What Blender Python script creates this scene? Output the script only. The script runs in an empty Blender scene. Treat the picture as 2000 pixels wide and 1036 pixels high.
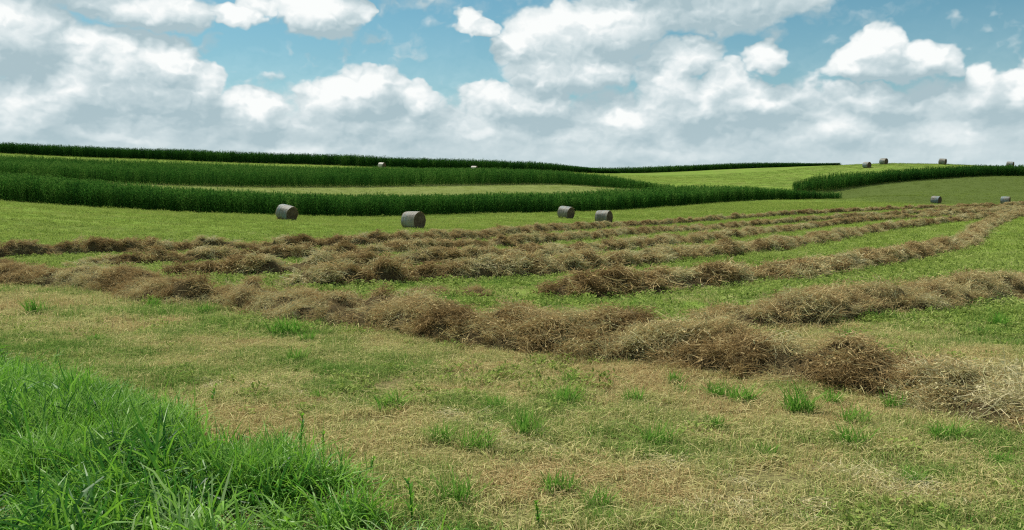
import bpy, math, random
import numpy as np

# ------------------------------------------------------------------ camera, light, sky
SC = bpy.context.scene
COL = SC.collection
F, CX, CY, VH = 1732.0, 1000.0, 518.0, 410.0       # focal length in photo pixels, centre, eye level
EYE = 1.7
PITCH = math.atan((CY - VH) / F)

cam_d = bpy.data.cameras.new('camera')
cam_d.sensor_width = 36.0
cam_d.lens = 36.0 * F / 2000.0
cam_d.clip_start, cam_d.clip_end = 0.1, 5000.0
cam = bpy.data.objects.new('camera', cam_d)
COL.objects.link(cam)
cam.location = (0, 0, EYE)
cam.rotation_euler = (math.pi / 2 - PITCH, 0, 0)
SC.camera = cam

SUN_AZ, SUN_EL = math.radians(-40), math.radians(53)   # azimuth from +Y towards +X
sun_dir = np.array([math.sin(SUN_AZ) * math.cos(SUN_EL), math.cos(SUN_AZ) * math.cos(SUN_EL), math.sin(SUN_EL)])
SUN_STRENGTH, SKY_STRENGTH = 5.0, 0.1
EXPOSURE = 0.22

SC.view_settings.view_transform = 'Standard'
SC.view_settings.look = 'None'
SC.view_settings.exposure = EXPOSURE
SC.view_settings.gamma = 1.0
SC.view_settings.use_curve_mapping = False
SC.cycles.use_denoising = False
SC.cycles.pixel_filter_type = 'BLACKMAN_HARRIS'
SC.cycles.filter_width = 1.2
SC.cycles.max_bounces = 4
SC.cycles.diffuse_bounces = 2
SC.cycles.glossy_bounces = 2
SC.cycles.transmission_bounces = 3
SC.cycles.transparent_max_bounces = 4

sd = bpy.data.lights.new('sun', 'SUN')
sd.energy, sd.angle, sd.color = SUN_STRENGTH, math.radians(0.5), (1.0, 0.95, 0.86)
so = bpy.data.objects.new('sun', sd)
COL.objects.link(so)
so.rotation_euler = (math.pi / 2 - SUN_EL, 0, math.pi - SUN_AZ)
so.location = (-30, 30, 60)

W = bpy.data.worlds.new('World')
SC.world = W
W.use_nodes = True


class NT:
    """tiny node-tree helper"""
    def __init__(s, tree): s.t = tree
    def n(s, typ, **kw):
        nd = s.t.nodes.new(typ)
        for k, v in kw.items(): setattr(nd, k, v)
        return nd
    def put(s, sock, v):
        if isinstance(v, bpy.types.NodeSocket): s.t.links.new(v, sock)
        elif v is not None: sock.default_value = v
    def m(s, op, a, b=None, c=None, clamp=False):
        nd = s.n('ShaderNodeMath', operation=op, use_clamp=clamp)
        for i, v in enumerate((a, b, c)): s.put(nd.inputs[i], v)
        return nd.outputs[0]
    def v(s, op, a, b=None, c=None, scale=None):
        nd = s.n('ShaderNodeVectorMath', operation=op)
        for i, x in enumerate((a, b, c)): s.put(nd.inputs[i], x)
        if scale is not None: s.put(nd.inputs['Scale'], scale)
        return nd.outputs['Value'] if op in ('DOT_PRODUCT', 'LENGTH', 'DISTANCE') else nd.outputs['Vector']
    def mr(s, x, a, b, c=0.0, d=1.0, smooth=True):
        nd = s.n('ShaderNodeMapRange', interpolation_type='SMOOTHSTEP' if smooth else 'LINEAR')
        for i, q in enumerate((x, a, b, c, d)): s.put(nd.inputs[i], q)
        return nd.outputs[0]
    def mix(s, fac, a, b, typ='MIX'):
        nd = s.n('ShaderNodeMix', data_type='RGBA', blend_type=typ)
        s.put(nd.inputs[0], fac); s.put(nd.inputs[6], a); s.put(nd.inputs[7], b)
        return nd.outputs[2]
    def noise(s, vec, scale, detail=4.0, rough=0.55, out=0, dist=0.0):
        nd = s.n('ShaderNodeTexNoise')
        s.put(nd.inputs['Vector'], vec)
        nd.inputs['Scale'].default_value = scale; nd.inputs['Detail'].default_value = detail
        nd.inputs['Roughness'].default_value = rough; nd.inputs['Distortion'].default_value = dist
        return nd.outputs[out]


def c4(r, g, b): return (r, g, b, 1.0)


def ray(u, v):
    a, b = (u - CX) / F, -(v - CY) / F
    cp, sp = math.cos(PITCH), math.sin(PITCH)
    return np.array([a, cp + b * sp, -sp + b * cp])


def sky_uv(u, v):
    d = ray(u, v); d = d / np.linalg.norm(d)
    return math.atan2(d[0], d[1]) * F, d[2] * F


# cumulus clouds: (u, v, ru, rv) lumps turned into directions on the sky
PUFFS = [
    (20, 70, 125, 85), (300, 18, 125, 46), (225, 5, 70, 35), (465, 36, 42, 24), (508, 10, 36, 24),
    (622, 18, 95, 46), (716, 24, 24, 20), (165, 95, 62, 52), (240, 120, 95, 62), (325, 130, 80, 52),
    (395, 170, 52, 46), (135, 165, 62, 56), (265, 178, 185, 44), (690, 190, 105, 62), (740, 160, 58, 36),
    (640, 180, 62, 48), (815, 192, 55, 42), (500, 205, 75, 40), (925, 48, 34, 26), (955, 62, 28, 18),
    (1080, 72, 105, 62), (1092, 34, 52, 36), (1005, 92, 48, 36), (1190, 55, 130, 62), (1400, 8, 215, 58),
    (1120, 135, 150, 50), (1330, 108, 85, 34), (1300, 165, 62, 42), (1400, 165, 66, 44), (1350, 205, 115, 46),
    (1470, 200, 110, 40), (1494, 116, 48, 32), (1730, 95, 54, 44), (1680, 126, 66, 36), (1812, 120, 62, 40),
    (1742, 140, 140, 28), (1915, 160, 38, 36), (1930, 192, 70, 42), (1988, 185, 42, 44), (1700, 195, 70, 28),
    (1625, 240, 75, 40), (1222, 238, 48, 24), (1040, 200, 80, 46), (960, 190, 70, 40), (60, 200, 90, 50),
    (2100, 150, 80, 60), (2250, 90, 130, 70), (-150, 130, 110, 90), (-330, 60, 120, 60),
    (150, -60, 170, 60), (700, -70, 120, 50), (1350, -70, 260, 70), (1900, -110, 150, 60),
]
SHADED_BASES = [
    (1410, 14, 200, 40), (265, 200, 160, 22), (30, 130, 90, 40), (735, 226, 95, 24), (1735, 164, 130, 16),
    (1650, 222, 170, 26), (1350, 248, 170, 26), (1080, 236, 90, 34), (630, 60, 80, 16), (310, 66, 110, 18),
    (1240, 105, 120, 24), (1930, 222, 100, 22), (480, 262, 200, 20), (1060, 165, 120, 18), (700, 275, 160, 14),
]


BIL1, BIL2, FBM, A0, A1, VEIL = 0.80, 0.42, 0.58, 0.14, 0.54, 0.58
K0, K1, K2, KB, KT = 0.42, 2.1, 0.95, 0.34, 0.36
SKY_TINT = c4(0.47, 0.75, 0.70)


SUNLIT_TOPS = [
    (1075, 72, 105, 52), (1160, 40, 70, 34), (1725, 98, 62, 40), (1660, 130, 50, 24), (1805, 112, 46, 26), (160, 105, 55, 55), (118, 172, 48, 42),
    (240, 110, 70, 36), (340, 118, 50, 26), (395, 160, 30, 26), (690, 160, 78, 30), (630, 205, 46, 34), (300, 18, 105, 34), (630, 12, 80, 30),
    (320, 238, 56, 20), (1222, 234, 36, 16), (1300, 150, 44, 26), (1400, 150, 42, 24), (1385, 185, 40, 30), (1650, 250, 66, 26), (1180, 148, 56, 20),
    (1040, 150, 60, 22), (510, 198, 50, 22), (20, 40, 80, 46), (465, 30, 30, 16), (925, 42, 26, 18), (1490, 106, 34, 18), (1910, 145, 26, 18),
    (1985, 170, 24, 26), (1700, 184, 34, 14), (780, 240, 46, 14), (925, 262, 24, 12), (40, 235, 70, 22), (1120, 262, 60, 14), (1480, 205, 60, 16),
    (610, 285, 90, 14), (1850, 262, 90, 16), (1330, 300, 120, 14), (180, 262, 80, 12), (980, 215, 50, 20),
]


def dome_coords(t, D):
    """direction -> (azimuth, height) in photo-pixel units"""
    sx = t.n('ShaderNodeSeparateXYZ'); t.put(sx.inputs[0], D)
    az = t.m('MULTIPLY', t.m('ARCTAN2', sx.outputs[0], sx.outputs[1]), F)
    el = t.m('MULTIPLY', sx.outputs[2], F)
    cb = t.n('ShaderNodeCombineXYZ'); t.put(cb.inputs[0], az); t.put(cb.inputs[1], el)
    return az, el, cb.outputs[0]


def lumps(t, P, lst, soft):
    acc = None
    for (u, v, ru, rv) in lst:
        cx, cy = sky_uv(u, v)
        ru, rv = ru * 1.1, rv * 1.1
        q = t.v('MULTIPLY_ADD', P, (1 / ru, 1 / rv, 0), (-cx / ru, -cy / rv, 0))
        val = t.m('SUBTRACT', 1.0, t.v('DOT_PRODUCT', q, q), clamp=True)
        acc = val if acc is None else t.m('SMOOTH_MAX', acc, val, soft)
    return acc


def group(name, ins, outs):
    g = bpy.data.node_groups.new(name, 'ShaderNodeTree')
    for n_, ty in ins: g.interface.new_socket(n_, in_out='INPUT', socket_type=ty)
    for n_ in outs: g.interface.new_socket(n_, in_out='OUTPUT', socket_type='NodeSocketFloat')
    t = NT(g)
    return g, t, t.n('NodeGroupInput').outputs, t.n('NodeGroupOutput').inputs


VEC = 'NodeSocketVector'
BULK, t_, gi_, go_ = group('cloud_bulk', [('P', VEC)], ['Bulk', 'Heaps'])
B_ = lumps(t_, gi_[0], PUFFS, 0.12)
sp_ = t_.n('ShaderNodeSeparateXYZ'); t_.put(sp_.inputs[0], gi_[0])
bank_ = t_.mr(sp_.outputs[1], 285, 140, 0.0, 0.66)      # bank of far clouds round the whole horizon
t_.put(go_[0], t_.m('SMOOTH_MAX', B_, bank_, 0.2)); t_.put(go_[1], B_)
DETAIL, t_, gi_, go_ = group('cloud_detail', [('V', VEC)], ['Detail'])
b1_ = t_.m('ABSOLUTE', t_.m('SUBTRACT', t_.noise(gi_[0], 20.0, 1.0, 0.5), 0.5))
b2_ = t_.m('ABSOLUTE', t_.m('SUBTRACT', t_.noise(gi_[0], 52.0, 1.0, 0.5), 0.5))
f_ = t_.m('SUBTRACT', t_.noise(gi_[0], 26.0, 4.0, 0.56), 0.5)
t_.put(go_[0], t_.m('MULTIPLY_ADD', b1_, BIL1, t_.m('MULTIPLY_ADD', b2_, BIL2, t_.m('MULTIPLY', f_, FBM))))

wt = NT(W.node_tree)
W.node_tree.nodes.clear()
W.cycles.sampling_method = 'MANUAL'
W.cycles.sample_map_resolution = 256
tc = wt.n('ShaderNodeTexCoord')
Dn = wt.v('NORMALIZE', tc.outputs['Generated'])
sky = wt.n('ShaderNodeTexSky', sky_type='NISHITA', sun_disc=False)
sky.sun_elevation, sky.sun_rotation = SUN_EL, SUN_AZ
sky.altitude, sky.air_density, sky.dust_density, sky.ozone_density = 300.0, 1.0, 0.6, 1.0


def use(g, vec):
    nd = wt.n('ShaderNodeGroup', node_tree=g); wt.put(nd.inputs[0], vec)
    return nd.outputs[0]


st = wt.v('MULTIPLY', Dn, (1.0, 1.0, 1.3))
w1 = wt.v('SUBTRACT', wt.noise(st, 15.0, 1.0, 0.5, out=1), (0.5, 0.5, 0.5))
w2 = wt.v('SUBTRACT', wt.noise(st, 48.0, 2.0, 0.6, out=1), (0.5, 0.5, 0.5))
az_, el_, P0 = dome_coords(wt, Dn)
P0 = wt.v('MULTIPLY_ADD', w2, (44, 34, 0), wt.v('MULTIPLY_ADD', w1, (80, 50, 0), P0))
L = np.array([-0.5, 0.86])
heap_nd = wt.n('ShaderNodeGroup', node_tree=BULK); wt.put(heap_nd.inputs[0], P0)
bulk0 = heap_nd.outputs[0]
bulk1 = use(BULK, wt.v('ADD', P0, (L[0] * 48, L[1] * 48, 0)))
V0 = wt.v('MULTIPLY_ADD', w2, (0.02, 0.02, 0.02), st)
det0 = use(DETAIL, V0)
det1 = use(DETAIL, wt.v('ADD', V0, (L[0] * 10 / F, 0.0, L[1] * 13 / F)))
dens = wt.m('ADD', bulk0, det0)
alpha = wt.mr(dens, A0, A1)
veil = wt.mr(el_, 400, 60, 0.0, VEIL)
alpha = wt.m('MAXIMUM', alpha, veil)
lit = wt.m('MULTIPLY_ADD', wt.m('MULTIPLY', wt.m('SUBTRACT', det0, det1), wt.mr(el_, 70, 270, 0.45, 1.0)), K1, wt.m('MULTIPLY_ADD', wt.m('SUBTRACT', bulk0, bulk1), K2, K0))
lit = wt.m('MULTIPLY_ADD', lumps(wt, P0, SHADED_BASES, 0.2), -KB, lit)
lit = wt.m('MULTIPLY_ADD', lumps(wt, P0, SUNLIT_TOPS, 0.2), KT, lit)
ramp = wt.n('ShaderNodeValToRGB')
cr = ramp.color_ramp
cr.elements[0].position, cr.elements[0].color = 0.0, c4(3.5, 4.6, 5.0)
cr.elements[1].position, cr.elements[1].color = 1.0, c4(8.3, 8.5, 8.4)
e = cr.elements.new(0.42); e.color = c4(5.1, 6.0, 6.25)
e = cr.elements.new(0.72); e.color = c4(6.7, 7.3, 7.4)
lit = wt.m('MULTIPLY_ADD', wt.m('SUBTRACT', wt.noise(wt.v('MULTIPLY', st, (1, 1, 2.0)), 14.0, 4.0, 0.55), 0.5), wt.mr(el_, 320, 170, 0.40, 1.15), lit)
lit = wt.m('ADD', lit, wt.mr(heap_nd.outputs[1], 0.02, 0.30, -0.08, 0.04))
hz = wt.mr(el_, 200, 0, 0.0, 0.26)
wt.put(ramp.inputs[0], wt.m('MULTIPLY', lit, 0.80))
ccol = wt.mix(hz, ramp.outputs[0], c4(5.9, 6.75, 6.95))
blue = wt.mix(1.0, sky.outputs[0], SKY_TINT, 'MULTIPLY')
full = wt.mix(alpha, blue, ccol)
bg = wt.n('ShaderNodeBackground')
wt.put(bg.inputs[0], full); bg.inputs[1].default_value = SKY_STRENGTH
# the same sky carried on round the rest of the dome, without the listed lumps (cheaper to evaluate)
rest_n = wt.noise(wt.v('MULTIPLY', Dn, (1, 1, 2.0)), 5.0, 4.0, 0.55)
rest_a = wt.m('MAXIMUM', wt.mr(rest_n, 0.47, 0.60), wt.mr(el_, 330, 120, 0.0, 0.85))
rest_c = wt.mix(wt.mr(rest_n, 0.40, 0.75), c4(6.6, 7.1, 7.2), c4(4.9, 5.6, 5.8))
bg2 = wt.n('ShaderNodeBackground')
wt.put(bg2.inputs[0], wt.mix(rest_a, blue, rest_c)); bg2.inputs[1].default_value = SKY_STRENGTH
infront = wt.m('MULTIPLY', wt.m('LESS_THAN', wt.m('ABSOLUTE', az_), 1150.0), wt.m('MULTIPLY', wt.m('LESS_THAN', el_, 560.0), wt.m('GREATER_THAN', el_, -20.0)))
wmix = wt.n('ShaderNodeMixShader')
wt.put(wmix.inputs[0], infront); wt.put(wmix.inputs[1], bg2.outputs[0]); wt.put(wmix.inputs[2], bg.outputs[0])
wo = wt.n('ShaderNodeOutputWorld')
wt.put(wo.inputs[0], wmix.outputs[0])

# ------------------------------------------------------------------ numeric helpers
rng = np.random.default_rng(7)
random.seed(7)


def _hash(ix, iy, iz, seed):
    h = (ix.astype(np.int64) * 374761393 + iy.astype(np.int64) * 668265263 + iz.astype(np.int64) * 1274126177 + seed * 97531) & 0xFFFFFFFF
    h = ((h ^ (h >> 13)) * 1274126177) & 0xFFFFFFFF
    h = ((h ^ (h >> 16)) * 2246822519) & 0xFFFFFFFF
    return ((h ^ (h >> 15)) & 0xFFFFFF) / float(0xFFFFFF)


def vnoise(x, y, z=None, seed=0):
    x = np.asarray(x, float); y = np.asarray(y, float)
    z = np.zeros_like(x) if z is None else np.asarray(z, float)
    ix, iy, iz = np.floor(x), np.floor(y), np.floor(z)
    fx, fy, fz = x - ix, y - iy, z - iz
    fx, fy, fz = (f * f * (3 - 2 * f) for f in (fx, fy, fz))
    r = 0
    for a in (0, 1):
        for b in (0, 1):
            for c in (0, 1):
                w = (fx if a else 1 - fx) * (fy if b else 1 - fy) * (fz if c else 1 - fz)
                r = r + w * _hash(ix + a, iy + b, iz + c, seed)
    return r


def fbm(x, y, z=None, seed=0, o=4):
    r, a, s = 0, 0.5, 1.0
    for k in range(o):
        r = r + a * (vnoise(np.asarray(x) * s, np.asarray(y) * s, None if z is None else np.asarray(z) * s, seed + k * 13) - 0.5)
        a *= 0.5; s *= 2.03
    return r


def sstep(x, a, b):
    t = np.clip((np.asarray(x, float) - a) / (b - a), 0, 1)
    return t * t * (3 - 2 * t)


def at(u, v, d):
    r = ray(u, v)
    p = r * (d / r[1])
    return np.array([p[0], d, p[2] + EYE])


# ------------------------------------------------------------------ terrain: surveyed heights, thin-plate spline
CORN = 2.4
S1_FRONT = [(-260, 380, 78), (0, 392, 85), (150, 403, 89), (300, 412, 93), (450, 418, 97), (600, 422, 102), (720, 424, 105),
            (850, 420, 110), (1000, 416, 118), (1150, 414, 128), (1250, 408, 140), (1350, 400, 155), (1480, 391, 180),
            (1560, 391, 192), (1650, 395, 200)]
S1_BACK = [(-260, 328, 104), (0, 338, 112), (150, 350, 115), (300, 365, 118), (450, 374, 122), (600, 378, 127), (720, 380, 130),
           (850, 380, 135), (1000, 379, 142), (1150, 373, 152), (1250, 366, 164), (1350, 363, 178), (1480, 369, 192),
           (1560, 374, 200), (1650, 378, 205)]
S2_FRONT = [(-260, 338, 146), (0, 350, 152), (150, 356, 155), (300, 361, 160), (450, 365, 165), (600, 366, 170), (750, 365, 174),
            (900, 362, 178), (1000, 361, 183), (1100, 361, 188), (1240, 370, 190), (1330, 373, 196)]
S2_BACK = [(-260, 290, 218), (0, 303, 222), (150, 309, 223), (300, 315, 225), (450, 320, 229), (600, 325, 232), (750, 328, 238),
           (900, 331, 245), (1000, 333, 246), (1100, 336, 240), (1240, 352, 218), (1330, 364, 204)]
S3_FRONT = [(-260, 288, 262), (0, 300, 265), (300, 312, 268), (600, 322, 272), (745, 327, 275), (925, 333, 285), (1100, 337, 300),
            (1215, 339, 318)]
S4_FRONT = [(1120, 341, 330), (1300, 337, 332), (1400, 332, 336), (1500, 328, 332), (1645, 323, 312)]
SR_FRONT = [(1553, 375, 226), (1615, 373, 220), (1720, 359, 224), (1825, 350, 230), (1930, 344, 236), (2000, 344, 242), (2250, 348, 260)]
BALES = [  # u, v at foot, distance, yaw of axis, size, lean
    (556, 430, 87, 32, 1.0, 9), (806, 447, 76, 36, 1.0, 0), (1105, 427, 108, 40, 1.0, 4), (1180, 437, 100, 33, 1.0, 0),
    (1830, 398, 173, 52, 1.0, 0), (1966, 399, 173, 40, 1.0, 0), (1694, 328, 270, 60, 1.22, 0), (1727, 321, 277, 55, 1.25, 0),
    (1842, 322, 272, 45, 1.22, 0), (1974, 330, 278, 45, 1.2, 0), (745, 327, 268, 30, 1.12, 0), (926, 336, 274, 25, 1.12, 0),
    (1338, 369, 214, 20, 1.05, 0)]
ctrl = []
for lst in (S1_FRONT, S2_FRONT, S3_FRONT, S4_FRONT, SR_FRONT):
    ctrl += [tuple(at(*q)) for q in lst]
for lst in (S1_BACK, S2_BACK):
    ctrl += [tuple(at(*q) - np.array([0, 0, CORN])) for q in lst]
ctrl += [tuple(at(*q[:3])) for q in BALES[:8]]
for (u, v, d) in [(1825, 324, 241), (1930, 323, 247), (2000, 323, 252), (2250, 325, 272), (1720, 332, 234)]:
    ctrl.append(tuple(at(u, v, d) - np.array([0, 0, CORN + 0.1])))
for q in [(1842, 321.5, 272), (1974, 327, 278), (2250, 328, 300), (1560, 330, 300), (1600, 345, 262), (1500, 350, 262), (1450, 358, 245),
          (1350, 350, 275), (1300, 347, 292), (1800, 320.5, 280), (1640, 324, 292),
          (0, 450, 52), (-200, 440, 48), (2000, 404, 112), (2000, 412, 92), (1800, 410, 118), (1930, 436, 66), (1890, 452, 55),
          (2000, 421, 75), (2000, 470, 48), (2000, 372, 205), (1830, 375, 204), (1700, 385, 196), (2250, 385, 180), (2250, 404, 110),
          (1700, 424, 88), (1700, 400, 150), (1500, 436, 84), (1500, 408, 135)]:
    ctrl.append(tuple(at(*q)))
for (u, v, d) in S3_FRONT + [(1300, 337, 332), (1400, 332, 336), (1500, 328, 332), (1645, 323, 312), (1842, 321, 278), (2250, 326, 300)]:
    p = at(u, v, d)
    for (dd, dz) in ((1.10, -0.3), (1.30, -3.5), (1.8, -13)):
        ctrl.append((p[0] * dd, p[1] * dd, p[2] + dz))
for x in (-60, -35, -20, -10, 0, 10, 20, 30):
    for y in (-40, -15, 2, 12, 22, 34, 46):
        if x > -0.75 * y - 14 and x < 0.5 * max(y, 10) + 26 and not (x < -30 and y > 30): ctrl.append((x, y, 0.0))
for x in (-12, 0, 12, 22): ctrl.append((x, 62, 0.05))
for x in (-700, -350, 0, 350, 700):
    ctrl += [(x, 1200, -12.0), (x, -300, 0.0)]
CT = np.array(ctrl)
TS = 100.0


def tps_k(d2): return 0.5 * d2 * np.log(d2 + 1e-12)


def tps_fit(P, z, lam):
    X = P / TS
    d2 = ((X[:, None, :] - X[None]) ** 2).sum(-1)
    n = len(X)
    A = np.zeros((n + 3, n + 3))
    A[:n, :n] = tps_k(d2) + lam * np.eye(n)
    Q = np.c_[np.ones(n), X]
    A[:n, n:] = Q; A[n:, :n] = Q.T
    return np.linalg.solve(A, np.r_[z, np.zeros(3)])


TW = tps_fit(CT[:, :2], CT[:, 2], 2e-4)
_CX = CT[:, :2] / TS


def ground(x, y):
    x = np.asarray(x, float); y = np.asarray(y, float)
    sh = x.shape; x = x.ravel(); y = y.ravel()
    out = np.empty(len(x))
    for i in range(0, len(x), 20000):
        X = np.c_[x[i:i + 20000], y[i:i + 20000]] / TS
        d2 = ((X[:, None, :] - _CX[None]) ** 2).sum(-1)
        out[i:i + 20000] = tps_k(d2) @ TW[:-3] + TW[-3] + X @ TW[-2:]
    near = 1 - sstep(np.hypot(x, y), 20, 60)
    out += near * (0.10 * fbm(x * 0.35, y * 0.35, seed=3, o=3) + 0.05 * fbm(x * 1.7, y * 1.7, seed=5, o=2))
    return out.reshape(sh)


def hit(u, v):
    r = ray(u, v)
    ys = np.r_[np.arange(2.5, 60, 0.05), np.arange(60, 400, 0.4)]
    t = ys / r[1]
    dz = EYE + r[2] * t - ground(r[0] * t, ys)
    k = int(np.argmax(dz < 0))
    if dz[k] >= 0: k = len(ys) - 1
    a, b = dz[k - 1], dz[k]
    y = ys[k - 1] + (ys[k] - ys[k - 1]) * a / max(a - b, 1e-9)
    return np.array([r[0] * y / r[1], y])


# ------------------------------------------------------------------ materials
def new_mat(name):
    m = bpy.data.materials.new(name); m.use_nodes = True
    m.node_tree.nodes.clear()
    return m, NT(m.node_tree)


def leaf_mat(name, cols, trans=0.3, gloss=0.04, rough=0.5, spread=0.55):
    """cols: list of colours run through by the instance tint plus the blade's own shade"""
    m, t = new_mat(name)
    a = t.n('ShaderNodeAttribute', attribute_type='INSTANCER', attribute_name='tint')
    b = t.n('ShaderNodeAttribute', attribute_type='GEOMETRY', attribute_name='shade')
    f = t.m('ADD', a.outputs['Fac'], t.m('MULTIPLY', t.m('SUBTRACT', b.outputs['Fac'], 0.5), spread), clamp=True)
    r = t.n('ShaderNodeValToRGB'); t.put(r.inputs[0], f)
    el = r.color_ramp.elements
    el[0].position, el[0].color = 0.0, c4(*cols[0])
    el[1].position, el[1].color = 1.0, c4(*cols[-1])
    for i, c in enumerate(cols[1:-1]):
        q = el.new((i + 1) / (len(cols) - 1)); q.color = c4(*c)
    col = r.outputs[0]
    di = t.n('ShaderNodeBsdfDiffuse'); t.put(di.inputs[0], col)
    tr = t.n('ShaderNodeBsdfTranslucent'); t.put(tr.inputs[0], col)
    mx = t.n('ShaderNodeMixShader'); mx.inputs[0].default_value = trans
    t.put(mx.inputs[1], di.outputs[0]); t.put(mx.inputs[2], tr.outputs[0])
    last = mx.outputs[0]
    if gloss > 0:
        gl = t.n('ShaderNodeBsdfGlossy'); gl.inputs['Roughness'].default_value = rough
        m2 = t.n('ShaderNodeMixShader'); m2.inputs[0].default_value = gloss
        t.put(m2.inputs[1], last); t.put(m2.inputs[2], gl.outputs[0]); last = m2.outputs[0]
    o = t.n('ShaderNodeOutputMaterial'); t.put(o.inputs[0], last)
    return m


M = {}
M['straw'] = leaf_mat('straw_mat', [(0.22, 0.15, 0.066), (0.42, 0.30, 0.14), (0.57, 0.455, 0.225), (0.45, 0.44, 0.215), (0.66, 0.58, 0.35)], 0.2, 0.0)
M['stubble'] = leaf_mat('stubble_mat', [(0.13, 0.26, 0.045), (0.27, 0.35, 0.09), (0.46, 0.45, 0.175), (0.63, 0.56, 0.265), (0.45, 0.33, 0.155)], 0.3, 0.0, spread=0.75)
M['alfalfa'] = leaf_mat('alfalfa_mat', [(0.13, 0.19, 0.04), (0.25, 0.33, 0.07), (0.33, 0.41, 0.11), (0.42, 0.43, 0.17)], 0.3, 0.0)
M['field'] = leaf_mat('field_grass_mat', [(0.14, 0.19, 0.04), (0.27, 0.36, 0.068), (0.33, 0.40, 0.09), (0.37, 0.38, 0.125)], 0.3, 0.0)
M['tall'] = leaf_mat('tall_grass_mat', [(0.02, 0.085, 0.014), (0.065, 0.22, 0.026), (0.21, 0.43, 0.036), (0.23, 0.42, 0.08), (0.32, 0.44, 0.19)], 0.35, 0.02, 0.45)
M['tuft'] = leaf_mat('tuft_mat', [(0.08, 0.24, 0.025), (0.15, 0.32, 0.045), (0.24, 0.37, 0.08)], 0.35, 0.0)
M['corn'] = leaf_mat('corn_mat', [(0.016, 0.062, 0.012), (0.03, 0.105, 0.016), (0.055, 0.16, 0.022), (0.12, 0.23, 0.045)], 0.25, 0.0, 0.5)


def soil_bump(t, h, strength, dist):
    b = t.n('ShaderNodeBump'); b.inputs['Strength'].default_value = strength; b.inputs['Distance'].default_value = dist
    t.put(b.inputs['Height'], h)
    return b.outputs[0]


def ground_mat():
    m, t = new_mat('field_ground_mat')
    geo = t.n('ShaderNodeNewGeometry'); P = geo.outputs['Position']
    z = t.n('ShaderNodeAttribute', attribute_type='GEOMETRY', attribute_name='zone')
    sp = t.n('ShaderNodeSeparateColor'); t.put(sp.inputs[0], z.outputs['Color'])
    n1 = t.noise(P, 0.25, 5, 0.6); n2 = t.noise(P, 2.2, 5, 0.65); n3 = t.noise(P, 22.0, 4, 0.7)
    n4 = t.noise(t.v('MULTIPLY', P, (0.05, 0.45, 0.05)), 1.0, 4, 0.6)
    green = t.mix(t.mr(n2, 0.3, 0.7), c4(0.15, 0.235, 0.04), c4(0.195, 0.275, 0.055))
    green = t.mix(t.mr(n1, 0.4, 0.75), green, c4(0.20, 0.24, 0.065))
    green = t.mix(t.m('MULTIPLY', t.mr(n4, 0.45, 0.65), 0.7), green, c4(0.09, 0.15, 0.03))
    dry = t.mix(t.mr(n2, 0.3, 0.7), c4(0.20, 0.175, 0.075), c4(0.27, 0.25, 0.10))
    dry = t.mix(t.mr(n1, 0.45, 0.65), dry, c4(0.22, 0.26, 0.075))
    dry = t.mix(t.m('MULTIPLY', t.mr(n3, 0.42, 0.66), 0.85), dry, c4(0.075, 0.055, 0.03))
    dry = t.mix(t.m('MULTIPLY', t.mr(t.noise(P, 0.7, 3, 0.6), 0.52, 0.68), 0.5), dry, c4(0.17, 0.115, 0.06))
    olive = t.mix(t.mr(n2, 0.3, 0.7), c4(0.075, 0.105, 0.028), c4(0.10, 0.13, 0.038))
    tan = t.mix(t.mr(n2, 0.3, 0.7), c4(0.17, 0.20, 0.062), c4(0.21, 0.225, 0.085))
    col = t.mix(sp.outputs[0], green, dry)
    col = t.mix(sp.outputs[1], col, olive)
    col = t.mix(sp.outputs[2], col, tan)
    col = t.mix(t.m('MULTIPLY', t.mr(n3, 0.45, 0.75), 0.35), col, t.mix(0.5, col, c4(0.04, 0.05, 0.015)))
    di = t.n('ShaderNodeBsdfDiffuse'); t.put(di.inputs[0], col)
    t.put(di.inputs['Normal'], soil_bump(t, t.m('ADD', n3, n2), 0.6, 0.06))
    o = t.n('ShaderNodeOutputMaterial'); t.put(o.inputs[0], di.outputs[0])
    return m


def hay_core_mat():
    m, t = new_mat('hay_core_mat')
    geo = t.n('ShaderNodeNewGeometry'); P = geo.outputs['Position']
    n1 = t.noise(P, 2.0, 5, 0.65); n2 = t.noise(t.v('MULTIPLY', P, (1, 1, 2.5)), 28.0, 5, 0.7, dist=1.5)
    col = t.mix(t.mr(n1, 0.35, 0.65), c4(0.115, 0.083, 0.04), c4(0.155, 0.125, 0.06))  # inner hay brown, darkened further to paint shade into the straw's gaps
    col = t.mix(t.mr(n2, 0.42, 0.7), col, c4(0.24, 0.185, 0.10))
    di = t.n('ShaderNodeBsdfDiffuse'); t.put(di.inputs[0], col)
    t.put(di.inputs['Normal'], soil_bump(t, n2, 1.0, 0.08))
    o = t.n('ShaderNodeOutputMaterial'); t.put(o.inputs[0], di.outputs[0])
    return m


M['ground'] = ground_mat()
M['core'] = hay_core_mat()


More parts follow.
